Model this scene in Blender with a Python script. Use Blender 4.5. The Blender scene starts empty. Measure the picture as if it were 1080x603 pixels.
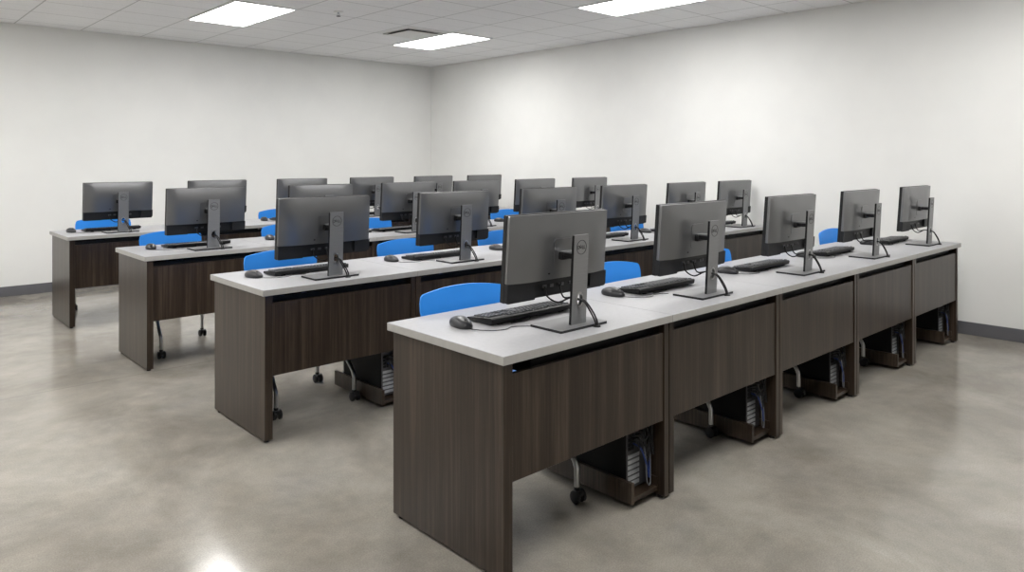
import bpy, bmesh, math, random
from mathutils import Vector, Matrix
random.seed(7)
S = bpy.context.scene
COL = S.collection
PI = math.pi

# ------------------------------------------------------------------ camera, world, exposure
cd = bpy.data.cameras.new('camera'); cam = bpy.data.objects.new('camera', cd); COL.objects.link(cam)
cam.location = (-1.5784, -1.7402, 1.3866)
cam.rotation_euler = (math.radians(90 - 0.048), 0, math.radians(47.112 - 90))
cd.sensor_width = 36; cd.lens = 772.74 / 1080 * 36
cd.shift_y = -133.87 / 1080
cd.clip_start = 0.05
S.camera = cam
S.view_settings.view_transform = 'Standard'; S.view_settings.look = 'None'
S.view_settings.gamma = 1; S.view_settings.use_curve_mapping = False
S.view_settings.exposure = 0.0
w = bpy.data.worlds.new('world'); S.world = w; w.use_nodes = True
w.node_tree.nodes['Background'].inputs[0].default_value = (0.8, 0.82, 0.85, 1)
w.node_tree.nodes['Background'].inputs[1].default_value = 0.3
LIGHT = 20.4                       # emission of the ceiling panels

# ------------------------------------------------------------------ room numbers
XW, YB, ZC = 4.986, 7.104, 2.749   # right wall, back wall, ceiling
XL, YF = -4.6, -4.6                # walls behind the photographer
TX, TY, TP = 0.96, 2.72, 0.593      # ceiling grid
H, T = 0.75, 0.030                 # desk height, worktop thickness
D = 0.672

# ------------------------------------------------------------------ materials
def newmat(name, col=(.5, .5, .5), rough=.5, metal=0, spec=.5):
    m = bpy.data.materials.new(name); m.use_nodes = True
    b = m.node_tree.nodes['Principled BSDF']
    b.inputs['Base Color'].default_value = (*col, 1)
    b.inputs['Roughness'].default_value = rough
    b.inputs['Metallic'].default_value = metal
    b.inputs['Specular IOR Level'].default_value = spec
    return m
def nd(m, t, **kw):
    n = m.node_tree.nodes.new(t)
    for k, v in kw.items(): setattr(n, k, v)
    return n
def lk(m, a, b): m.node_tree.links.new(a, b)
def noisy(name, c1, c2, scale=(8, 8, 8), detail=4, rough=.5, metal=0, spec=.5, bump=0, bscale=200, lo=.35, hi=.65, rr=None, use_random=False):
    m = newmat(name, c1, rough, metal, spec)
    b = m.node_tree.nodes['Principled BSDF']
    tc = nd(m, 'ShaderNodeTexCoord'); mp = nd(m, 'ShaderNodeMapping'); mp.inputs['Scale'].default_value = scale
    lk(m, tc.outputs['Object'], mp.inputs['Vector'])
    if use_random:
        oi = nd(m, 'ShaderNodeObjectInfo'); mu = nd(m, 'ShaderNodeMath', operation='MULTIPLY'); mu.inputs[1].default_value = 37
        lk(m, oi.outputs['Random'], mu.inputs[0]); lk(m, mu.outputs[0], mp.inputs['Location'])
    nz = nd(m, 'ShaderNodeTexNoise'); nz.inputs['Scale'].default_value = 1; nz.inputs['Detail'].default_value = detail
    lk(m, mp.outputs[0], nz.inputs['Vector'])
    cr = nd(m, 'ShaderNodeValToRGB'); cr.color_ramp.elements[0].position = lo; cr.color_ramp.elements[1].position = hi
    cr.color_ramp.elements[0].color = (*c1, 1); cr.color_ramp.elements[1].color = (*c2, 1)
    lk(m, nz.outputs['Fac'], cr.inputs[0]); lk(m, cr.outputs[0], b.inputs['Base Color'])
    if bump:
        n2 = nd(m, 'ShaderNodeTexNoise'); n2.inputs['Scale'].default_value = bscale
        lk(m, tc.outputs['Object'], n2.inputs['Vector'])
        bp = nd(m, 'ShaderNodeBump'); bp.inputs['Strength'].default_value = bump; bp.inputs['Distance'].default_value = .002
        lk(m, n2.outputs['Fac'], bp.inputs['Height']); lk(m, bp.outputs[0], b.inputs['Normal'])
    return m

M = {}
M['wall'] = noisy('painted_wall', (.79, .79, .772), (.81, .81, .79), (3, 3, 3), 2, .85, bump=.08, bscale=120)
M['baseboard'] = noisy('vinyl_baseboard', (.115, .115, .125), (.13, .13, .14), (4, 4, 4), 2, .45)
M['laminate'] = noisy('pale_grey_laminate', (.345, .345, .358), (.368, .368, .38), (60, 60, 60), 3, .42)
M['edge'] = noisy('beige_edge_band', (.37, .36, .34), (.39, .38, .36), (30, 30, 4), 3, .5)
M['black'] = noisy('black_plastic', (.006, .006, .007), (.010, .010, .011), (30, 30, 30), 2, .45, spec=.35)
M['mouse'] = noisy('charcoal_mouse_plastic', (.020, .0205, .023), (.026, .0265, .030), (30, 30, 30), 2, .36)
M['blackgloss'] = noisy('glossy_black', (.010, .010, .012), (.014, .014, .016), (20, 20, 20), 2, .18)
M['dark'] = noisy('charcoal_plastic', (.009, .0095, .011), (.012, .0125, .015), (30, 30, 30), 2, .45, spec=.35)
M['keys'] = noisy('keycaps', (.05, .052, .058), (.075, .078, .085), (90, 90, 90), 3, .38)
M['shell'] = noisy('grey_monitor_shell', (.215, .216, .222), (.227, .228, .234), (6, 6, 6), 2, .30, metal=.8)
M['stand'] = noisy('grey_stand_metal', (.24, .242, .247), (.27, .272, .277), (3, 3, 300), 2, .4, metal=.5)
M['logo'] = newmat('dark_logo_print', (.02, .02, .022), .4)
M['chrome'] = newmat('brushed_chrome', (.55, .55, .56), .28, 1)
M['steel'] = noisy('galvanised_steel', (.42, .44, .47), (.52, .54, .57), (40, 40, 10), 3, .38, metal=.5)
M['blue'] = noisy('blue_plastic', (.020, .25, .80), (.023, .265, .83), (6, 6, 6), 2, .42)
M['bluecable'] = newmat('blue_cable', (.012, .04, .20), .4)
M['greycable'] = newmat('grey_cable', (.16, .165, .18), .4)
M['casing'] = newmat('tower_black_paint', (.004, .004, .0045), .55, 0, .2)
M['port'] = newmat('port_metal', (.12, .12, .13), .4, .8)
M['whiteframe'] = newmat('white_enamel', (.75, .75, .74), .4)
M['ventdark'] = newmat('vent_throat_shade', (.03, .03, .03), .8)

# wood: vertical streaked dark laminate
def wood():
    m = newmat('dark_streaked_wood', (.05, .04, .03), .30, 0, .42)
    b = m.node_tree.nodes['Principled BSDF']
    tc = nd(m, 'ShaderNodeTexCoord'); oi = nd(m, 'ShaderNodeObjectInfo')
    mu = nd(m, 'ShaderNodeMath', operation='MULTIPLY'); mu.inputs[1].default_value = 53; lk(m, oi.outputs['Random'], mu.inputs[0])
    out = []
    for sc, det in (((16, 16, .7), 3), ((95, 95, 1.6), 4), ((330, 330, 9), 2)):
        mp = nd(m, 'ShaderNodeMapping'); mp.inputs['Scale'].default_value = sc
        lk(m, tc.outputs['Object'], mp.inputs['Vector']); lk(m, mu.outputs[0], mp.inputs['Location'])
        nz = nd(m, 'ShaderNodeTexNoise'); nz.inputs['Scale'].default_value = 1; nz.inputs['Detail'].default_value = det
        lk(m, mp.outputs[0], nz.inputs['Vector']); out.append(nz.outputs['Fac'])
    a = nd(m, 'ShaderNodeMath', operation='ADD'); lk(m, out[0], a.inputs[0]); lk(m, out[1], a.inputs[1])
    c = nd(m, 'ShaderNodeMath', operation='MULTIPLY_ADD'); lk(m, out[2], c.inputs[0]); c.inputs[1].default_value = .5; lk(m, a.outputs[0], c.inputs[2])
    cr = nd(m, 'ShaderNodeValToRGB'); e = cr.color_ramp.elements
    mr = nd(m, 'ShaderNodeMapRange'); mr.inputs['From Min'].default_value = .85; mr.inputs['From Max'].default_value = 1.65
    lk(m, c.outputs[0], mr.inputs['Value']); lk(m, mr.outputs[0], cr.inputs[0])
    e[0].position = 0; e[0].color = (.014, .008, .005, 1); e[1].position = 1; e[1].color = (.078, .056, .040, 1)
    x = e.new(.5); x.color = (.032, .0215, .0145, 1)
    lk(m, cr.outputs[0], b.inputs['Base Color'])
    return m
M['wood'] = wood()

def floor_mat():
    m = newmat('polished_concrete', (.33, .31, .28), .2, 0, .75)
    b = m.node_tree.nodes['Principled BSDF']
    tc = nd(m, 'ShaderNodeTexCoord')
    def nz(scale, det, rg=.5, dist=0):
        n = nd(m, 'ShaderNodeTexNoise'); n.inputs['Scale'].default_value = scale; n.inputs['Detail'].default_value = det
        n.inputs['Roughness'].default_value = rg; n.inputs['Distortion'].default_value = dist
        lk(m, tc.outputs['Object'], n.inputs['Vector']); return n.outputs['Fac']
    big = nz(1.3, 8, .66, .35); mid = nz(5, 6, .65); fine = nz(170, 5, .75)
    cr = nd(m, 'ShaderNodeValToRGB'); e = cr.color_ramp.elements
    e[0].position = .36; e[0].color = (.245, .225, .193, 1); e[1].position = .64; e[1].color = (.385, .362, .322, 1)
    lk(m, big, cr.inputs[0])
    c2 = nd(m, 'ShaderNodeValToRGB'); e = c2.color_ramp.elements
    e[0].position = .35; e[0].color = (.92, .92, .92, 1); e[1].position = .68; e[1].color = (1.08, 1.07, 1.05, 1)
    lk(m, mid, c2.inputs[0])
    c3 = nd(m, 'ShaderNodeValToRGB'); e = c3.color_ramp.elements
    e[0].position = .38; e[0].color = (.80, .79, .77, 1); e[1].position = .62; e[1].color = (1.05, 1.05, 1.05, 1)
    lk(m, fine, c3.inputs[0])
    m1 = nd(m, 'ShaderNodeMix', data_type='RGBA', blend_type='MULTIPLY'); m1.inputs[0].default_value = 1
    lk(m, cr.outputs[0], m1.inputs[6]); lk(m, c2.outputs[0], m1.inputs[7])
    m2 = nd(m, 'ShaderNodeMix', data_type='RGBA', blend_type='MULTIPLY'); m2.inputs[0].default_value = 1
    lk(m, m1.outputs[2], m2.inputs[6]); lk(m, c3.outputs[0], m2.inputs[7])
    # saw-cut control joint
    sp = nd(m, 'ShaderNodeSeparateXYZ'); lk(m, tc.outputs['Object'], sp.inputs[0])
    s1 = nd(m, 'ShaderNodeMath', operation='SUBTRACT'); lk(m, sp.outputs[1], s1.inputs[0]); s1.inputs[1].default_value = 3.34
    s2 = nd(m, 'ShaderNodeMath', operation='ABSOLUTE'); lk(m, s1.outputs[0], s2.inputs[0])
    s3 = nd(m, 'ShaderNodeMath', operation='LESS_THAN'); lk(m, s2.outputs[0], s3.inputs[0]); s3.inputs[1].default_value = .003
    m3 = nd(m, 'ShaderNodeMix', data_type='RGBA'); lk(m, s3.outputs[0], m3.inputs[0]); lk(m, m2.outputs[2], m3.inputs[6]); m3.inputs[7].default_value = (.17, .155, .135, 1)
    lk(m, m3.outputs[2], b.inputs['Base Color'])
    rr = nd(m, 'ShaderNodeMapRange'); rr.inputs['To Min'].default_value = .09; rr.inputs['To Max'].default_value = .21
    lk(m, mid, rr.inputs['Value']); lk(m, rr.outputs[0], b.inputs['Roughness'])
    return m
M['floor'] = floor_mat()

def ceil_mat():
    m = newmat('ceiling_tiles', (.7, .7, .7), .9, 0, .2)
    b = m.node_tree.nodes['Principled BSDF']
    tc = nd(m, 'ShaderNodeTexCoord'); sp = nd(m, 'ShaderNodeSeparateXYZ'); lk(m, tc.outputs['Object'], sp.inputs[0])
    def line(src, off, pitch, half):
        a = nd(m, 'ShaderNodeMath', operation='SUBTRACT'); lk(m, sp.outputs[src], a.inputs[0]); a.inputs[1].default_value = off - pitch / 2
        p = nd(m, 'ShaderNodeMath', operation='PINGPONG'); lk(m, a.outputs[0], p.inputs[0]); p.inputs[1].default_value = pitch / 2
        g = nd(m, 'ShaderNodeMath', operation='GREATER_THAN'); lk(m, p.outputs[0], g.inputs[0]); g.inputs[1].default_value = pitch / 2 - half
        return g.outputs[0]
    lx = line(0, TX, TP, .006); ly = line(1, TY, TP, .006); lf = line(1, TY + TP / 2, TP, .003)
    mx = nd(m, 'ShaderNodeMath', operation='MAXIMUM'); lk(m, lx, mx.inputs[0]); lk(m, ly, mx.inputs[1])
    hf = nd(m, 'ShaderNodeMath', operation='MULTIPLY'); lk(m, lf, hf.inputs[0]); hf.inputs[1].default_value = .45
    mm = nd(m, 'ShaderNodeMath', operation='MAXIMUM'); lk(m, mx.outputs[0], mm.inputs[0]); lk(m, hf.outputs[0], mm.inputs[1])
    nz = nd(m, 'ShaderNodeTexNoise'); nz.inputs['Scale'].default_value = 90; nz.inputs['Detail'].default_value = 4; lk(m, tc.outputs['Object'], nz.inputs['Vector'])
    cr = nd(m, 'ShaderNodeValToRGB'); e = cr.color_ramp.elements
    e[0].position = .3; e[0].color = (.84, .84, .85, 1); e[1].position = .6; e[1].color = (.89, .89, .90, 1)
    lk(m, nz.outputs['Fac'], cr.inputs[0])
    mi = nd(m, 'ShaderNodeMix', data_type='RGBA'); lk(m, mm.outputs[0], mi.inputs[0]); lk(m, cr.outputs[0], mi.inputs[6]); mi.inputs[7].default_value = (.55, .55, .55, 1)
    lk(m, mi.outputs[2], b.inputs['Base Color'])
    return m
M['ceiling'] = ceil_mat()

def emit_mat():
    m = bpy.data.materials.new('lit_diffuser'); m.use_nodes = True
    b = m.node_tree.nodes['Principled BSDF']; b.inputs['Base Color'].default_value = (.9, .9, .9, 1)
    b.inputs['Emission Color'].default_value = (1, .99, .975, 1); b.inputs['Emission Strength'].default_value = LIGHT
    return m
M['emit'] = emit_mat()

# ------------------------------------------------------------------ mesh helpers
def box(bm, x0, x1, y0, y1, z0, z1, bev=0, seg=2, mat=None):
    r = bmesh.ops.create_cube(bm, size=1)
    vs = r['verts']
    for v in vs:
        v.co = Vector(((x0 + x1) / 2 + v.co.x * (x1 - x0), (y0 + y1) / 2 + v.co.y * (y1 - y0), (z0 + z1) / 2 + v.co.z * (z1 - z0)))
    if bev:
        es = list({e for v in vs for e in v.link_edges})
        bmesh.ops.bevel(bm, geom=es, offset=bev, segments=seg, affect='EDGES', profile=.5)
    return bm
def tube(bm, pts, r, n=8, cap=True):
    pts = [Vector(p) for p in pts]
    rings = []; up = None
    for i, p in enumerate(pts):
        t = (pts[min(i + 1, len(pts) - 1)] - pts[max(i - 1, 0)]).normalized()
        if up is None:
            up = Vector((0, 0, 1)) if abs(t.z) < .9 else Vector((1, 0, 0))
        s = t.cross(up).normalized(); up = s.cross(t).normalized()
        rr = r[i] if isinstance(r, (list, tuple)) else r
        rings.append([bm.verts.new(p + (s * math.cos(2 * PI * k / n) + up * math.sin(2 * PI * k / n)) * rr) for k in range(n)])
    for a, b in zip(rings, rings[1:]):
        for k in range(n):
            bm.faces.new((a[k], a[(k + 1) % n], b[(k + 1) % n], b[k]))
    if cap:
        bm.faces.new(rings[0][::-1]); bm.faces.new(rings[-1])
    return bm
def smooth(ctrl, n=6):
    """Catmull-Rom through the control points"""
    P = [Vector(c) for c in ctrl]; P = [P[0] * 2 - P[1]] + P + [P[-1] * 2 - P[-2]]
    out = []
    for i in range(1, len(P) - 2):
        for k in range(n):
            t = k / n; a, b, c, d = P[i - 1], P[i], P[i + 1], P[i + 2]
            out.append(.5 * ((2 * b) + (c - a) * t + (2 * a - 5 * b + 4 * c - d) * t * t + (3 * b - a - 3 * c + d) * t ** 3))
    out.append(P[-2]); return out
def prism(bm, outline, f, h0, h1):
    """outline of 2D points extruded between f(u,v,h0) and f(u,v,h1)"""
    a = [bm.verts.new(f(u, v, h0)) for u, v in outline]; b = [bm.verts.new(f(u, v, h1)) for u, v in outline]
    n = len(a)
    bm.faces.new(a[::-1]); bm.faces.new(b)
    for k in range(n): bm.faces.new((a[k], a[(k + 1) % n], b[(k + 1) % n], b[k]))
    return bm
def rrect(x0, x1, y0, y1, r, n=5):
    if not isinstance(r, (list, tuple)): r = [r] * 4
    o = []
    for (cx, cy, a0, q) in ((x1, y1, 0, r[0]), (x0, y1, 90, r[1]), (x0, y0, 180, r[2]), (x1, y0, 270, r[3])):
        sx = -1 if cx == x1 else 1; sy = -1 if cy == y1 else 1
        for k in range(n + 1):
            a = math.radians(a0 + 90 * k / n)
            o.append((cx + sx * q + q * math.cos(a), cy + sy * q + q * math.sin(a)))
    return o
def shell(bm, outline, f, g, rings=7):
    """doubly curved plate: concentric rings of the outline; f gives the one face, g the other"""
    cx = sum(p[0] for p in outline) / len(outline); cy = sum(p[1] for p in outline) / len(outline)
    n = len(outline); sides = []
    for fn in (f, g):
        rr = []
        for k in range(rings):
            s = 1 - k / rings
            rr.append([bm.verts.new(fn(cx + (u - cx) * s, cy + (v - cy) * s)) for u, v in outline])
        c = bm.verts.new(fn(cx, cy)); sides.append(rr)
        for a, b in zip(rr, rr[1:]):
            for k in range(n): bm.faces.new((a[k], a[(k + 1) % n], b[(k + 1) % n], b[k]))
        for k in range(n): bm.faces.new((rr[-1][k], rr[-1][(k + 1) % n], c))
    a, b = sides[0][0], sides[1][0]
    for k in range(n): bm.faces.new((a[k], b[k], b[(k + 1) % n], a[(k + 1) % n]))
    return bm
def obj(name, bm, mat, parent=None, sm=False, angle=40, label=None):
    bmesh.ops.recalc_face_normals(bm, faces=bm.faces)
    me = bpy.data.meshes.new(name); 
    if sm:
        for f in bm.faces: f.smooth = True
        for e in bm.edges:
            if len(e.link_faces) == 2 and e.calc_face_angle(0) > math.radians(angle): e.smooth = False
    bm.to_mesh(me); bm.free()
    me.materials.append(M[mat] if isinstance(mat, str) else mat)
    o = bpy.data.objects.new(name, me); COL.objects.link(o)
    if parent is not None: o.parent = parent
    if label: o['label'] = label
    return o
def B(): return bmesh.new()
def thing(name, label, cat, loc=(0, 0, 0), rz=0, group=None):
    o = bpy.data.objects.new(name, None); COL.objects.link(o); o.empty_display_size = .1
    o.location = loc; o.rotation_euler = (0, 0, rz); o['label'] = label; o['category'] = cat
    if group: o['group'] = group
    return o
def struct(name, bm, mat):
    o = obj(name, bm, mat); o['kind'] = 'structure'; return o
def children(o): return [c for c in bpy.data.objects if c.parent == o]
TREE = {}
def remember(root):
    TREE[root.name] = [(c, children(c)) for c in children(root)]
def dup(root, loc, rz, label):
    r = root.copy(); COL.objects.link(r); r.location = loc; r.rotation_euler = (0, 0, rz); r['label'] = label
    for c, gs in TREE[root.name]:
        d = c.copy(); COL.objects.link(d); d.parent = r
        for g in gs:
            e = g.copy(); COL.objects.link(e); e.parent = d
    return r

# ------------------------------------------------------------------ the room
W_ = .15
struct('floor', box(B(), XL - W_, XW + W_, YF - W_, YB + W_, -.1, 0), 'floor')
struct('ceiling', box(B(), XL - W_, XW + W_, YF - W_, YB + W_, ZC, ZC + .1), 'ceiling')
struct('wall_back', box(B(), XL - W_, XW + W_, YB, YB + W_, 0, ZC), 'wall')
struct('wall_right', box(B(), XW, XW + W_, YF, YB, 0, ZC), 'wall')
struct('wall_left', box(B(), XL - W_, XL, YF, YB, 0, ZC), 'wall')
struct('wall_front', box(B(), XL - W_, XW + W_, YF - W_, YF, 0, ZC), 'wall')
def baseboard(name, x0, x1, y0, y1): struct(name, box(B(), x0, x1, y0, y1, 0, .10, .002, 1), 'baseboard')
baseboard('baseboard_back', XL, XW, YB - .008, YB)
baseboard('baseboard_right', XW - .008, XW, YF, YB - .008)
baseboard('baseboard_left', XL, XL + .008, YF, YB - .008)
baseboard('baseboard_front', XL + .008, XW - .008, YF, YF + .008)

# ------------------------------------------------------------------ ceiling fittings
def light(ix, iy, label):
    x0 = TX + ix * TP; y0 = TY + iy * TP; x1 = x0 + TP; y1 = y0 + 2 * TP
    t = thing('ceiling_light', label, 'ceiling light', ((x0 + x1) / 2, (y0 + y1) / 2, ZC), 0, 'recessed ceiling light panels')
    hx, hy = TP / 2 - .004, TP - .004; f = .022
    bm = B()
    for a in ((-hx, hx, -hy, -hy + f), (-hx, hx, hy - f, hy), (-hx, -hx + f, -hy + f, hy - f), (hx - f, hx, -hy + f, hy - f)):
        box(bm, *a, -.008, 0)
    obj('frame', bm, 'whiteframe', t)
    obj('diffuser', box(B(), -hx + f, hx - f, -hy + f, hy - f, -.005, 0), 'emit', t, label='glowing white diffuser panel')
light(0, 3, 'lit white ceiling panel at the left, nearest the back wall')
light(4, 3, 'lit white ceiling panel beside the air vent near the room corner')
light(4, -2, 'lit white ceiling panel close to the right wall, cut by the top of the photo')
for ix, iy, s in ((-4, 3, 'beyond the left edge of the photo near the back wall'), (0, -2, 'overhead between the front and second rows'), (-4, -2, 'overhead left of the desk rows'),
               (0, -7, 'overhead ahead of the front row'), (4, -7, 'by the right wall behind the photographer'), (-8, 3, 'added unseen in the far left corner to brighten the left side'), (-8, -2, 'added unseen along the left wall to brighten the left side'), (-4, -7, 'behind the photographer at the left')):  # the two panels farthest left are added to brighten the left side
    light(ix, iy, 'lit white ceiling panel ' + s)

def vent():
    x0 = TX + 3 * TP; y0 = TY + 3 * TP; c = TP / 2
    t = thing('ceiling_vent', 'square louvered air vent in the ceiling grid beside a light panel', 'air vent', (x0 + c, y0 + c, ZC))
    bm = B(); h = .285
    def ring(bm, a, b, z0, z1):        # sloping square ring from half-size a at z0 to b at z1, 3 mm thick
        for dz in (0,):
            q = [[Vector((sx * s, sy * s, z)) for sx, sy in ((-1, -1), (1, -1), (1, 1), (-1, 1))] for s, z in ((a, z0), (b, z1), (b - .003, z1), (a - .003, z0))]
            v = [[bm.verts.new(p) for p in r] for r in q]
            for i in range(4):
                for k in range(4): bm.faces.new((v[i][k], v[i][(k + 1) % 4], v[(i + 1) % 4][(k + 1) % 4], v[(i + 1) % 4][k]))
    ring(bm, h, h - .045, -.001, -.012)
    obj('frame', bm, 'whiteframe', t)
    obj('throat', box(B(), -.262, .262, -.262, .262, -.003, -.0005), 'ventdark', t, label='flat dark sheet standing for the shaded throat')  # thin flat sheet; the shade of the opening is put into its colour
    bm = B(); ring(bm, .236, .226, -.020, -.006); obj('louver', bm, 'whiteframe', t)
    obj('centre_plate', box(B(), -.205, .205, -.205, .205, -.030, -.026, .001, 1), 'whiteframe', t)
    bm = B()
    for x, y in ((-1, -1), (1, -1), (-1, 1), (1, 1)): tube(bm, [(x * .12, y * .12, -.027), (x * .12, y * .12, -.001)], .006, 8)
    obj('hangers', bm, 'whiteframe', t)
vent()
def sprinkler(x, y):
    t = thing('sprinkler_head', 'small round fire sprinkler hanging from the ceiling tiles', 'sprinkler', (x, y, ZC))
    obj('escutcheon', tube(B(), [(0, 0, 0), (0, 0, -.004), (0, 0, -.010)], [.045, .043, .022], 20), 'whiteframe', t, sm=True)
    bm = tube(B(), [(0, 0, -.006), (0, 0, -.022)], .009, 10)
    tube(bm, [(-.008, 0, -.02), (-.012, 0, -.032), (-.003, 0, -.045)], .003, 6); tube(bm, [(.008, 0, -.02), (.012, 0, -.032), (.003, 0, -.045)], .003, 6)
    obj('frame', bm, 'steel', t, sm=True)
    obj('deflector', tube(B(), [(0, 0, -.043), (0, 0, -.047)], .019, 14), 'dark', t)
sprinkler(1.867, 4.334)

# ------------------------------------------------------------------ rows
ORD = ['first', 'second', 'third', 'fourth', 'fifth', 'sixth']
ROWN = ['front row', 'second row', 'third row', 'back row']
def which(k, n):
    return 'leftmost' if k == 0 else ('rightmost' if k == n - 1 else ORD[k] + ' from the left')
RY = [0, 1.6609, 3.3392, 5.0519]
SEAMS = [[0, .9315, 1.863, 2.794, 3.726, 4.657],
         [-.056, .853, 1.665, 2.475, 3.285, 4.095, 4.90],
         [-.096, .77, 1.65, 2.46, 3.27, 4.08, 4.88],
         [-.179, .68, 1.545, 2.375, 3.20, 4.03, 4.85]]

def desk(x0, y0, w, left_end, right_end, label, group, shelf):
    t = thing('computer_desk', label, 'desk', (x0, y0, 0), 0, group)
    g = .0002
    bm = box(B(), g, w - g, 0, D, H - T, H, .0015, 1)
    top = obj('worktop', bm, 'laminate', t, label='pale grey worktop with beige edge')
    top.data.materials.append(M['edge'])
    for p in top.data.polygons:
        if abs(p.normal.z) < .5: p.material_index = 1
    ins = .0175
    la = (ins, ins + .040) if left_end else (.0025, .0335)
    ra = (w - ins - .034, w - ins) if right_end else (w - .0335, w - .0025)
    for a, b in (la, ra):
        s = obj('side_panel', box(B(), a, b, ins, D - ins, .014, H - T, .001, 1), 'wood', t)
        for y in (ins + .03, D - ins - .03):
            obj('foot', tube(B(), [((a + b) / 2, y, 0), ((a + b) / 2, y, .016)], .013, 12), 'black', s)
    obj('modesty_panel', box(B(), la[1], ra[0], ins + .005, ins + .024, .322, .678, .001, 1), 'wood', t)
    # black wire tray slung under the worktop behind the slot
    bm = B(); tx0 = la[1] + (.13 if (left_end and y0 < .5) else .006); tx1 = ra[0] - .004
    box(bm, tx0, tx1, ins + .05, ins + .20, .640, .645); box(bm, tx0, tx1, ins + .196, ins + .20, .645, .712); box(bm, tx0, tx1, ins + .05, ins + .054, .645, .700)
    for x in (tx0 + .02, (tx0 + tx1) / 2, tx1 - .02): box(bm, x - .01, x + .01, ins + .19, ins + .20, .70, .722)
    ct = obj('cable_tray', bm, 'black', t)
    bm = B(); r = random.Random(int(x0 * 100) + int(y0 * 10))
    for q in range(3):
        tube(bm, smooth([(tx0 + .03 + (tx1 - tx0 - .06) * i / 6, ins + .09 + r.uniform(-.02, .05), .665 + r.uniform(0, .03)) for i in range(7)], 4), .004, 6)
    obj('cable', bm, 'dark', ct, sm=True)
    if not (left_end and y0 < .5):
        obj('cable', tube(B(), smooth([(tx0 + .01 + .04 * i, ins + .075 + .02 * (i % 2), .668 + .010 * (i % 3)) for i in range(7)], 5), .009, 7), 'bluecable', ct, sm=True)
    # holder for the tower, hung on the right panel
    xr = ra[0]; xl = xr - .155
    if shelf: obj('tower_shelf', box(box(box(box(B(), xl, xr, .05, .57, .030, .048), xl - .016, xl, .05, .57, .022, .105), xl, xr, .554, .57, .048, .085), xr - .006, xr, .05, .57, .048, .085), 'wood', t, label='low wooden shelf hung beside the right panel')
    return xl, xr

HOLD = {}
for r in range(4):
    sm_ = SEAMS[r]; n = len(sm_) - 1
    for k in range(n):
        pos = which(k, n)
        lab = f'dark wood computer desk with pale worktop, {pos} in the {ROWN[r]}'
        if k == n - 1: lab = f'dark wood computer desk with pale worktop ending the {ROWN[r]} by the right wall'
        if k == 0: lab = f'dark wood computer desk with exposed end panel starting the {ROWN[r]} at the left'
        xl, xr = desk(sm_[k], RY[r], sm_[k + 1] - sm_[k], k == 0, k == n - 1, lab, f'desks in the {ROWN[r]}', r == 0 or (r, k) == (1, 0))
        HOLD[(r, k)] = (sm_[k] + xl, sm_[k] + xr)

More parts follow.
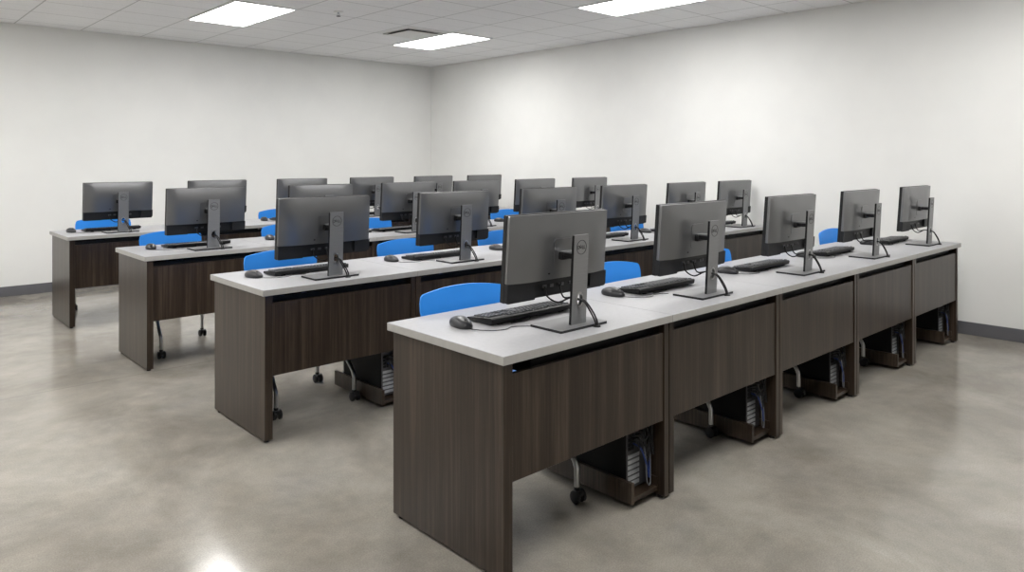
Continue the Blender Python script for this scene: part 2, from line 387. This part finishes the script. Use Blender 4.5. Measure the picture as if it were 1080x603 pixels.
# ------------------------------------------------------------------ monitor (origin on the worktop under the column; +Y is the screen side)
def make_monitor():
    t = thing('computer_monitor', 'x', 'monitor')
    # stand base
    bm = prism(B(), rrect(-.130, .130, -.042, .122, .006, 3), lambda u, v, h: Vector((u, v, h)), .0, .009)
    base = obj('stand_base', bm, 'stand', t)
    base.data.materials.append(M['dark'])
    for p in base.data.polygons:
        if abs(p.normal.z) < .5: p.material_index = 1
    # column leans back 3 degrees, cut through by a cable hole
    ln = math.tan(math.radians(3.0))
    hz, hw, hh = .094, .017, .026
    ys0, ys1 = 0.0, .012
    def F(u, v, h): return Vector((u, h - v * ln, v + .008))
    bm = B()
    half = .041; topz = .340; nseg = 24
    out = []; inn = []
    for k in range(nseg):
        a = 2 * PI * k / nseg
        inn.append((.010 + hw * math.cos(a), hz + hh * math.sin(a)))
        c, s = math.cos(a), math.sin(a); m_ = max(abs(c), abs(s))
        out.append((.010 + half * c / m_, hz + .05 * s / m_))
    for h in (ys0, ys1):
        pass
    V = {}
    def vv(key, u, v, h):
        if key not in V: V[key] = bm.verts.new(F(u, v, h))
        return V[key]
    for hi, h in enumerate((ys0, ys1)):
        for k in range(nseg):
            k2 = (k + 1) % nseg
            bm.faces.new([vv(('o', k, hi), *out[k], h), vv(('o', k2, hi), *out[k2], h), vv(('i', k2, hi), *inn[k2], h), vv(('i', k, hi), *inn[k], h)])
    for k in range(nseg):
        k2 = (k + 1) % nseg
        bm.faces.new([V[('i', k, 0)], V[('i', k2, 0)], V[('i', k2, 1)], V[('i', k, 1)]])
        u0, v0 = out[k]; u1, v1 = out[k2]
        if abs(u0 - .010) > half - 1e-6 and abs(u1 - .010) > half - 1e-6:      # left and right edges beside the hole
            bm.faces.new([V[('o', k, 0)], V[('o', k2, 0)], V[('o', k2, 1)], V[('o', k, 1)]])
    def block(v0, v1):
        c = [[bm.verts.new(F(u, v, h)) for u, h in ((.010 - half, ys0), (.010 + half, ys0), (.010 + half, ys1), (.010 - half, ys1))] for v in (v0, v1)]
        bm.faces.new(c[0][::-1]); bm.faces.new(c[1])
        for k in range(4): bm.faces.new((c[0][k], c[0][(k + 1) % 4], c[1][(k + 1) % 4], c[1][k]))
    block(-.002, hz - .05); block(hz + .05, topz)
    colm = obj('stand_column', bm, 'stand', t)
    # dark side trims of the column
    bm = B()
    for s in (-1, 1):
        for k in range(1): prism(bm, [(0.002, 0), (topz - .001, 0), (topz - .001, ys1 - .002), (0.002, ys1 - .002)], lambda v, hh_, e: F(.010 + s * (half + e), v, hh_ + .001), 0, .0015)
    obj('side_trim', bm, 'black', colm)
    # cable hole bush
    bm = B(); o1 = []; 
    rings = [[bm.verts.new(F(.010 + q * hw * math.cos(2 * PI * k / 20), hz + q * hh * math.sin(2 * PI * k / 20), h)) for k in range(20)] for q, h in ((1.12, -.0015), (.86, -.0015), (.86, ys1 + .001), (1.12, ys1 + .001))]
    for i in range(4):
        for k in range(20): bm.faces.new((rings[i][k], rings[i][(k + 1) % 20], rings[(i + 1) % 4][(k + 1) % 20], rings[(i + 1) % 4][k]))
    obj('cable_hole_ring', bm, 'chrome', colm, sm=True)
    # round emblem: ring and four letters
    bm = B(); lz = .293; R1, R2 = .0275, .0255
    rg = [[bm.verts.new(F(.010 + q * math.cos(2 * PI * k / 32), lz + q * math.sin(2 * PI * k / 32), h)) for k in range(32)] for q, h in ((R1, .0), (R1, -.0008), (R2, -.0008), (R2, .0))]
    for i in range(3):
        for k in range(32): bm.faces.new((rg[i][k], rg[i][(k + 1) % 32], rg[i + 1][(k + 1) % 32], rg[i + 1][k]))
    def stroke(a, b, wd=.0022):
        a = Vector(a); b = Vector(b); d = (b - a).normalized() * wd / 2; nrm = Vector((-d.y, d.x))
        q = [a - d + nrm, a - d - nrm, b + d - nrm, b + d + nrm]
        prism(bm, [(p.x, p.y) for p in q], lambda u, v, h: F(.010 + u, lz + v, h), -.0008, -.0001)
    lh = .0062
    # seen from behind (-Y side) +X is to the right
    D0 = -.0205
    for a, b in (((D0, -lh), (D0, lh)), ((D0, lh), (D0 + .005, lh)), ((D0, -lh), (D0 + .005, -lh)), ((D0 + .005, lh), (D0 + .0085, lh * .4)), ((D0 + .005, -lh), (D0 + .0085, -lh * .4)), ((D0 + .0085, lh * .4), (D0 + .0085, -lh * .4))): stroke(a, b)
    E0 = Vector((-.0085, .0002)); dx = Vector((.86, .5)); dy = Vector((-.5, .86))       # the tilted E
    def e(u, v): p = E0 + dx * u + dy * v; return (p.x, p.y)
    for a, b in ((e(0, -.005), e(0, .005)), (e(0, .005), e(.008, .005)), (e(0, 0), e(.0075, 0)), (e(0, -.005), e(.008, -.005))): stroke(a, b, .002)
    for L0 in (.004, .0135):
        stroke((L0, lh), (L0, -lh)); stroke((L0, -lh), (L0 + .0065, -lh))
    obj('emblem', bm, 'logo', colm)
    # head: tilted 4 degrees about the arm; local frame x, v up from 0 at panel bottom, h = depth from the back face
    tl = math.radians(4.0); zc = .265
    def G(u, v, h):
        y = h; z = v - .160
        return Vector((u, .078 + y * math.cos(tl) - z * math.sin(tl), zc + z * math.cos(tl) + y * math.sin(tl)))
    # v: 0 = bottom of lower strip (z .106 above the worktop), .320 = top
    HW = .2725; VS = .072; VT = .320
    def bulge(u, v):
        e1 = max(0, 1 - abs(u) / HW); e2 = max(0, min((VT - v) / .17, 1)); 
        sm1 = min(e1 * 2.2, 1); return -.019 * (1 - (1 - sm1) ** 2.2) * (1 - (1 - e2) ** 2.4) 
    ou = rrect(-HW, HW, VS, VT, [.004, .004, .002, .002], 3)
    # resample the outline so the surface is smooth
    def resample(o, step=.022):
        q = []
        for a, b in zip(o, o[1:] + o[:1]):
            L = math.dist(a, b); n = max(1, int(L / step))
            for k in range(n): q.append((a[0] + (b[0] - a[0]) * k / n, a[1] + (b[1] - a[1]) * k / n))
        return q
    bm = shell(B(), resample(ou), lambda u, v: G(u, v, .010 + bulge(u, v)), lambda u, v: G(u, v, .024), 10)
    sh = obj('back_shell', bm, 'shell', t, sm=True, angle=35, label='satin grey back cover')
    # mounting pad and small lock slot
    bm = prism(B(), rrect(-.055, .055, .110, .225, .014, 4), G, -.0105, .006)
    obj('mounting_pad', bm, 'shell', sh)
    obj('lock_slot', prism(B(), rrect(-.080, -.070, .092, .098, .002, 2), G, -.0100, .004), 'black', sh)
    # lower black strip: two blocks and a recessed middle
    bm = B()
    prism(bm, rrect(-HW - .001, -.130, 0, VS - .001, [.001, .001, .006, .006], 3), G, .004, .030)
    prism(bm, rrect(.178, HW + .002, .008, VS - .001, [.001, .001, .012, .012], 3), G, .002, .030)
    prism(bm, [(-.130, .012), (.178, .012), (.178, VS - .001), (-.130, VS - .001)], G, .018, .030)
    ls = obj('lower_strip', bm, 'dark', t, label='black lower strip with the ports')
    for x, wd in ((-.070, .022), (-.030, .020), (.010, .014), (.030, .014), (.075, .014), (.095, .014)):
        obj('port', prism(B(), [(x - wd / 2, .034), (x + wd / 2, .034), (x + wd / 2, .046), (x - wd / 2, .046)], G, .0155, .019), 'port', ls)
    # bezel and screen
    obj('bezel', prism(B(), rrect(-HW - .002, HW + .002, -.001, VT + .002, .004, 3), G, .024, .042), 'black', t)
    obj('screen', prism(B(), [(-HW + .006, .018), (HW - .006, .018), (HW - .006, VT - .006), (-HW + .006, VT - .006)], G, .0418, .0425), 'blackgloss', t, label='switched-off black screen')
    # arm between column and head
    bm = B(); az = .272
    box(bm, -.020, .028, -.006, .070, az - .016, az + .006, .005, 2)
    box(bm, -.028, .030, .050, .078, az - .024, az + .008, .006, 2)
    arm = obj('arm', bm, 'black', t, sm=True, angle=30)
    obj('arm_top_highlight', box(B(), -.022, .030, -.004, .066, az + .004, az + .011, .003, 2), 'stand', arm, sm=True, angle=30)  # paler top plate stands in for the highlight along the arm
    # cables: ports -> hole -> down to the worktop at the right of the base
    a0 = G(-.070, .040, .014); a1 = G(.010, .040, .014)
    hole = Vector((0.010, .010 - hz * ln, hz + .008))
    def cab(p0, off, dip):
        mid = [p0, p0 + Vector((.002, -.010, -.035)), Vector(((p0.x + hole.x) / 2, .07, .088 - dip)), hole + Vector((off, .030, .003)), hole + Vector((off, 0, 0)),
               hole + Vector((.012 + off, -.026, -.008)), Vector((.040 + off * 1.4, -.040, .055)), Vector((.052 + off * 1.2, -.050, .022)), Vector((.054 + off, -.052, .005))]
        return tube(B(), smooth(mid, 6), .0034, 7)
    obj('cable', cab(a0, -.004, .002), 'black', t, sm=True)
    obj('cable', cab(a1, .005, -.010), 'black', t, sm=True)
    obj('cable_clip', tube(B(), [(.055, -.052, 0), (.055, -.052, .006)], [.016, .013], 12), 'black', t)
    remember(t)
    return t

# ------------------------------------------------------------------ keyboard (origin at centre, -Y edge raised)
def make_keyboard():
    t = thing('keyboard', 'x', 'keyboard')
    W2, D2 = .2215, .074
    def top(y): return .016 + (D2 - y) / (2 * D2) * .013
    bm = B()
    sec = [(-D2, .010), (-D2 + .003, .006), (D2 - .006, .002), (D2, .006), (D2, .012), (D2 - .004, top(D2) - .001), (-D2 + .006, top(-D2)), (-D2 - .002, top(-D2) - .003)]
    a = [bm.verts.new((-W2, y, z)) for y, z in sec]; b = [bm.verts.new((W2, y, z)) for y, z in sec]
    bm.faces.new(a); bm.faces.new(b[::-1])
    for k in range(len(sec)): bm.faces.new((a[k], a[(k + 1) % 8], b[(k + 1) % 8], b[k]))
    obj('body', bm, 'black', t)
    def key(bm, x0, x1, y0, y1):
        z0 = top((y0 + y1) / 2) - .001; h = .0065
        c = [[bm.verts.new((x, y, z + (top(y) - top((y0 + y1) / 2)))) for x, y in ((x0 + i, y0 + i), (x1 - i, y0 + i), (x1 - i, y1 - i), (x0 + i, y1 - i))] for i, z in ((0.0008, z0), (.0028, z0 + h))]
        bm.faces.new(c[1])
        for k in range(4): bm.faces.new((c[0][k], c[0][(k + 1) % 4], c[1][(k + 1) % 4], c[1][k]))
    p = .0186
    rows = [(-.060, 0), (-.035, 1), (-.0165, 2), (.002, 3), (.0205, 4), (.039, 5)]
    xm = .214                                   # user sits at +Y, so the user's left is +X
    f = B(); mk = B(); nv = B(); npd = B(); nk = B()
    key(f, xm - p, xm, -.066, -.050)
    for g in range(3):
        for k in range(4):
            x = xm - p * (2 + k) - g * (4 * p + .010); key(f, x - p, x, -.066, -.050)
    lay = [[1] * 13 + [2], [1.5] + [1] * 12 + [1.5], [1.75] + [1] * 11 + [2.25], [2.25] + [1] * 10 + [2.75], [1.25] * 3 + [6.25] + [1.25] * 4]
    for j, L in enumerate(lay):
        y = -.041 + j * .0186; x = xm
        for q in L: key(mk, x - q * p, x, y, y + .0182); x -= q * p
    xn = xm - 15 * p - .006
    for j in range(5):
        y = -.041 + j * .0186
        for k in range(3):
            if j in (0, 1) or j == 4 or (j == 3 and k == 1): key(nk if j < 2 else nv, xn - (k + 1) * p, xn - k * p, y, y + .0182)
    for k in range(3): key(nk, xn - (k + 1) * p, xn - k * p, -.066, -.050)
    xq = xn - 3 * p - .006
    for j in range(5):
        y = -.041 + j * .0186
        for k in range(4):
            if xq - (k + 1) * p > -W2 + .002: key(npd, xq - (k + 1) * p, xq - k * p, y, y + .0182)
    obj('function_keys', f, 'keys', t); obj('letter_keys', mk, 'keys', t); obj('arrow_keys', nv, 'keys', t); obj('navigation_keys', nk, 'keys', t); obj('number_pad', npd, 'keys', t)
    for s in (-1, 1): obj('foot', box(B(), s * .17 - .012, s * .17 + .012, -.066, -.058, 0, .010), 'black', t)
    obj('cable', tube(B(), smooth([(-.02, -.074, .014), (-.03, -.085, .006), (-.06, -.088, .003), (-.09, -.084, .0025), (-.13, -.083, .0025)], 5), .0016, 6), 'black', t, sm=True)
    remember(t); return t

def make_mouse():
    t = thing('computer_mouse', 'x', 'mouse')
    n = 20; bm = B(); rings = []
    L, Wd, Hh = .064, .034, .038
    def prof(a, s):        # superellipse plan
        c, d = math.cos(a), math.sin(a)
        return Wd * math.copysign(abs(c) ** .8, c) * s, L * math.copysign(abs(d) ** .85, d) * s
    lev = [(.0, .93), (.006, .985), (.013, 1.0), (.021, .95), (.028, .84), (.034, .64), (.038, .36)]
    for z, s in lev:
        r = []
        for k in range(n):
            x, y = prof(2 * PI * k / n, s)
            zz = z * (1 - .28 * max(0, -y / L)) * (1 - .08 * max(0, y / L))
            r.append(bm.verts.new((x * (1 - .06 * abs(y / L)), y, zz)))
        rings.append(r)
    for a, b in zip(rings, rings[1:]):
        for k in range(n): bm.faces.new((a[k], a[(k + 1) % n], b[(k + 1) % n], b[k]))
    bm.faces.new(rings[0][::-1]); bm.faces.new(rings[-1])
    obj('body', bm, 'mouse', t, sm=True, angle=60)
    obj('scroll_wheel', tube(B(), [(-.0035, -.032, .0265), (.0035, -.032, .0265)], .0068, 14), 'black', t, sm=True)
    obj('cable', tube(B(), smooth([(0, -.057, .006), (.004, -.070, .003), (.030, -.105, .002), (.070, -.135, .002), (.115, -.140, .002), (.150, -.120, .002), (.185, -.128, .002), (.225, -.150, .002)], 5), .0014, 6), 'black', t, sm=True)
    remember(t); return t

MX = [[.49, 1.415, 2.40, 3.36, 4.36],
      [.395, 1.295, 2.147, 2.994, 3.854, 4.650],
      [.38, 1.278, 2.115, 2.89, 3.67, 4.51],
      [.257, 1.116, 1.985, 2.82, 3.665, 4.465]]
MY = .126; ZT = H
mon0 = make_monitor(); kb0 = make_keyboard(); mo0 = make_mouse()
mrand = random.Random(3); first = True
for r in range(4):
    n = len(MX[r])
    for k, x in enumerate(MX[r]):
        pos = which(k, n); kx = x - .01 + mrand.uniform(-.012, .012); ky = RY[r] + .415 + mrand.uniform(-.008, .008); kr = mrand.uniform(-.03, .03)
        mx = x - .322 + mrand.uniform(-.015, .015); my = RY[r] + .425 + mrand.uniform(-.012, .012)
        jobs = ((mon0, (x, RY[r] + MY, ZT), 0, f'grey-backed flat monitor on a square stand, {pos} in the {ROWN[r]}'),
                (kb0, (kx, ky, ZT), kr, f'black keyboard behind the {pos} monitor of the {ROWN[r]}'),
                (mo0, (mx, my, ZT), mrand.uniform(-.2, .2), f'dark mouse beside the keyboard of the {pos} monitor of the {ROWN[r]}'))
        for o, loc, rz, lab in jobs:
            g = {'computer_monitor': 'monitors', 'keyboard': 'keyboards', 'computer_mouse': 'mice'}[o.name.split('.')[0]] + ' on the ' + ROWN[r]
            if first: o.location = loc; o.rotation_euler = (0, 0, rz); o['label'] = lab; c = o
            else: c = dup(o, loc, rz, lab)
            c['group'] = g
        first = False

# ------------------------------------------------------------------ chairs (origin on the floor, front = -Y)
def make_chair():
    t = thing('rolling_chair', 'x', 'chair')
    # backrest: crowned, concave towards the sitter
    zb, zt, hw = .52, .800, .226
    o = []
    N = 14
    for k in range(N + 1):                       # top edge, right to left
        u = 1 - 2 * k / N; o.append((hw * .93 * u, zt + .016 + .022 * (1 - u * u)))
    left = []
    for q in ((hw * .975, zt + .006), (hw * 1.0, zt - .020), (hw, zt - .05), (hw * .96, zt - .14), (hw * .92, zb + .05), (hw * .90, zb + .018), (hw * .80, zb)): left.append(q)
    o = o + [(-a, b) for a, b in left]
    for k in range(1, 9):
        u = -1 + 2 * k / 9; o.append((hw * .80 * u, zb))
    o = o + left[::-1]
    def yb(x, z): return .200 + (z - .5) * .13 - .30 * (abs(x)) ** 2 * 1.0
    def f(x, z): return Vector((x, yb(x, z), z))
    def g(x, z): return Vector((x, yb(x, z) + .010, z))
    obj('backrest', shell(B(), o, f, g, 7), 'blue', t, sm=True, angle=50, label='bright blue plastic backrest')
    so = rrect(-.215, .215, -.235, .190, [.06, .06, .09, .09], 5)
    def zs(x, y): return .445 + .22 * x * x + (-.55 * max(0, -y - .13) ** 2 * 3) + .25 * max(0, y - .05) ** 2
    obj('seat', shell(B(), so, lambda x, y: Vector((x, y, zs(x, y))), lambda x, y: Vector((x, y, zs(x, y) - .012)), 6), 'blue', t, sm=True, angle=50, label='bright blue plastic seat')
    # frame: side rails carrying the back, cross bars
    bm = B()
    for s in (-1, 1):
        tube(bm, smooth([(s * .195, -.16, .425), (s * .200, .05, .425), (s * .200, .165, .432), (s * .196, .222, .50), (s * .188, .232, .62)], 6), .010, 8)
    for y in (-.12, .12): tube(bm, [(-.198, y, .425), (.198, y, .425)], .009, 8)
    obj('frame', bm, 'chrome', t, sm=True)
    for sx in (-1, 1):
        for sy in (-1, 1):
            cx, cy = sx * .232, (-.235 if sy < 0 else .225)
            if sy < 0: pts = [(sx * .208, .045, .425), (sx * .216, -.08, .300), (cx, cy + .035, .185), (cx, cy + .004, .145), (cx, cy, .115), (cx, cy, .055)]
            else: pts = [(sx * .208, -.045, .425), (sx * .214, .08, .330), (cx, cy - .03, .225), (cx, cy - .003, .175), (cx, cy, .13), (cx, cy, .055)]
            lg = obj('leg', tube(B(), smooth(pts, 5), .0115, 10), 'chrome', t, sm=True)
            bm = B()
            for e in (-1, 1): tube(bm, [(cx + e * .006, cy - .008, .026), (cx + e * .010, cy - .008, .026), (cx + e * .022, cy - .008, .026), (cx + e * .025, cy - .008, .026)], [.022, .026, .026, .021], 16)
            tube(bm, [(cx, cy, .034), (cx, cy, .062)], .012, 10); box(bm, cx - .012, cx + .012, cy - .030, cy + .010, .030, .050, .004, 2)
            obj('caster', bm, 'black', lg, sm=True)
    remember(t); return t
ch0 = make_chair(); first = True
CH = [[(0, .418, .505, -.09), (1, 1.42, .512, -.07), (2, 2.33, .50, -.08), (3, 3.265, .50, -.05), (4, 4.155, .52, -.05)],
      [(0, .392, .535, -.03), (1, 1.29, .53, -.02), (2, 2.165, .53, .03), (4, 3.70, .53, -.03)],
      [(0, .32, .54, .03), (1, 1.24, .53, -.05), (2, 2.07, .53, .02), (4, 3.76, .53, .03)],
      [(0, .215, .55, -.25), (2, 1.99, .55, .04)]]
for r in range(4):
    for k, x, y, rz in CH[r]:
        lab = f'blue plastic chair on casters behind the {which(k, len(MX[r]))} monitor of the {ROWN[r]}'
        loc = (x, RY[r] + y, 0)
        if first: ch0.location = loc; ch0.rotation_euler = (0, 0, rz); ch0['label'] = lab; c = ch0; first = False
        else: c = dup(ch0, loc, rz, lab)
        c['group'] = f'chairs tucked in at the {ROWN[r]}'

# ------------------------------------------------------------------ towers (origin on the shelf, rear face at y=0 looking to -Y)
def make_tower():
    t = thing('computer_tower', 'x', 'computer tower')
    W2, Dp, Ht = .130, .40, .37
    bm = box(B(), 0, W2, .003, Dp, .006, Ht, .003, 2)
    obj('casing', bm, 'casing', t)
    obj('front_bezel', box(B(), .001, W2 - .001, Dp - .002, Dp + .018, .006, Ht, .006, 2), 'dark', t)
    rp = obj('rear_panel', box(B(), .003, W2 - .003, 0, .005, .010, Ht - .004), 'port', t, label='bare metal rear panel')
    for k in range(6):
        obj('slot_cover', box(B(), .010, .082, -.0025, .001, .022 + k * .022, .037 + k * .022, .001, 1), 'steel', rp)
    bm = B()
    for x0, x1, z0, z1 in ((.012, .030, .165, .178), (.012, .030, .182, .195), (.034, .046, .165, .190), (.012, .046, .200, .214), (.012, .046, .218, .232)):
        box(bm, x0, x1, -.003, .001, z0, z1)
    obj('io_ports', bm, 'black', rp)
    bm = B()
    for R in (.034, .026, .018, .010):
        tube(bm, [(.086 + R * math.cos(a * PI / 9), -.003, .215 + R * math.sin(a * PI / 9)) for a in range(19)], .0016, 5)
    for a in range(4): tube(bm, [(.086 + .034 * math.cos(a * PI / 4), -.003, .215 + .034 * math.sin(a * PI / 4)), (.086 - .034 * math.cos(a * PI / 4), -.003, .215 - .034 * math.sin(a * PI / 4))], .0014, 5)
    obj('fan_grille', bm, 'port', rp)
    obj('power_supply', box(B(), .008, W2 - .008, -.003, .001, .270, .358, .001, 1), 'dark', rp)
    for x in (.012, .045, .075, .105): obj('foot', tube(B(), [(x + .006, .03 if x < .06 else .36, 0), (x + .006, .03 if x < .06 else .36, .008)], .009, 10), 'black', t) if x in (.012, .105) else None
    r = random.Random(5)
    def wire(name, pts, mat, rad): obj(name, tube(B(), smooth(pts, 6), rad, 6), mat, t, sm=True)
    for q in range(5):
        x = .022 + .016 * q
        wire('cable', [(x, -.004, .20 + .012 * q), (x + .01, -.030, .20 + .01 * q), (x + .030 + r.uniform(-.01, .02), -.034, .15 - .02 * (q % 3)), (.125 + r.uniform(-.01, .008), -.026, .18 + .02 * q),
                       (.130, -.030, .27), (.120, -.032, .35), (.110, -.030, .43), (.105, .03, .52), (.10, .06, .60)], 'black' if q % 2 else 'dark', .0035)
    wire('cable', [(.040, -.004, .190), (.05, -.034, .175), (.085, -.038, .10), (.105, -.034, .045), (.122, -.022, .10), (.128, -.02, .25), (.115, -.024, .42), (.10, .05, .60)], 'bluecable', .0032)
    wire('cable', [(.060, -.004, .205), (.07, -.030, .20), (.080, -.036, .12), (.092, -.034, .03), (.118, -.030, .02), (.127, -.022, .14), (.122, -.02, .30), (.11, .0, .45), (.095, .05, .60)], 'greycable', .0028)
    wire('cable', [(.022, -.004, .225), (.03, -.04, .235), (.06, -.042, .205), (.10, -.036, .225), (.13, -.03, .29), (.12, -.02, .45), (.10, .05, .60)], 'black', .0032)
    remember(t); return t
tw0 = make_tower(); first = True
for (r, k) in [(0, 0), (0, 1), (0, 2), (0, 3), (0, 4), (1, 0)]:
    xl, xr = HOLD[(r, k)]
    lab = f'black computer tower with tangled rear cables, {which(k, len(SEAMS[r]) - 1)} under the {ROWN[r]}'
    loc = (xl + .007, RY[r] + .095, .048)
    if first: tw0.location = loc; tw0['label'] = lab; first = False; c = tw0
    else: c = dup(tw0, loc, 0, lab)
    c['group'] = 'computer towers on the low shelves'
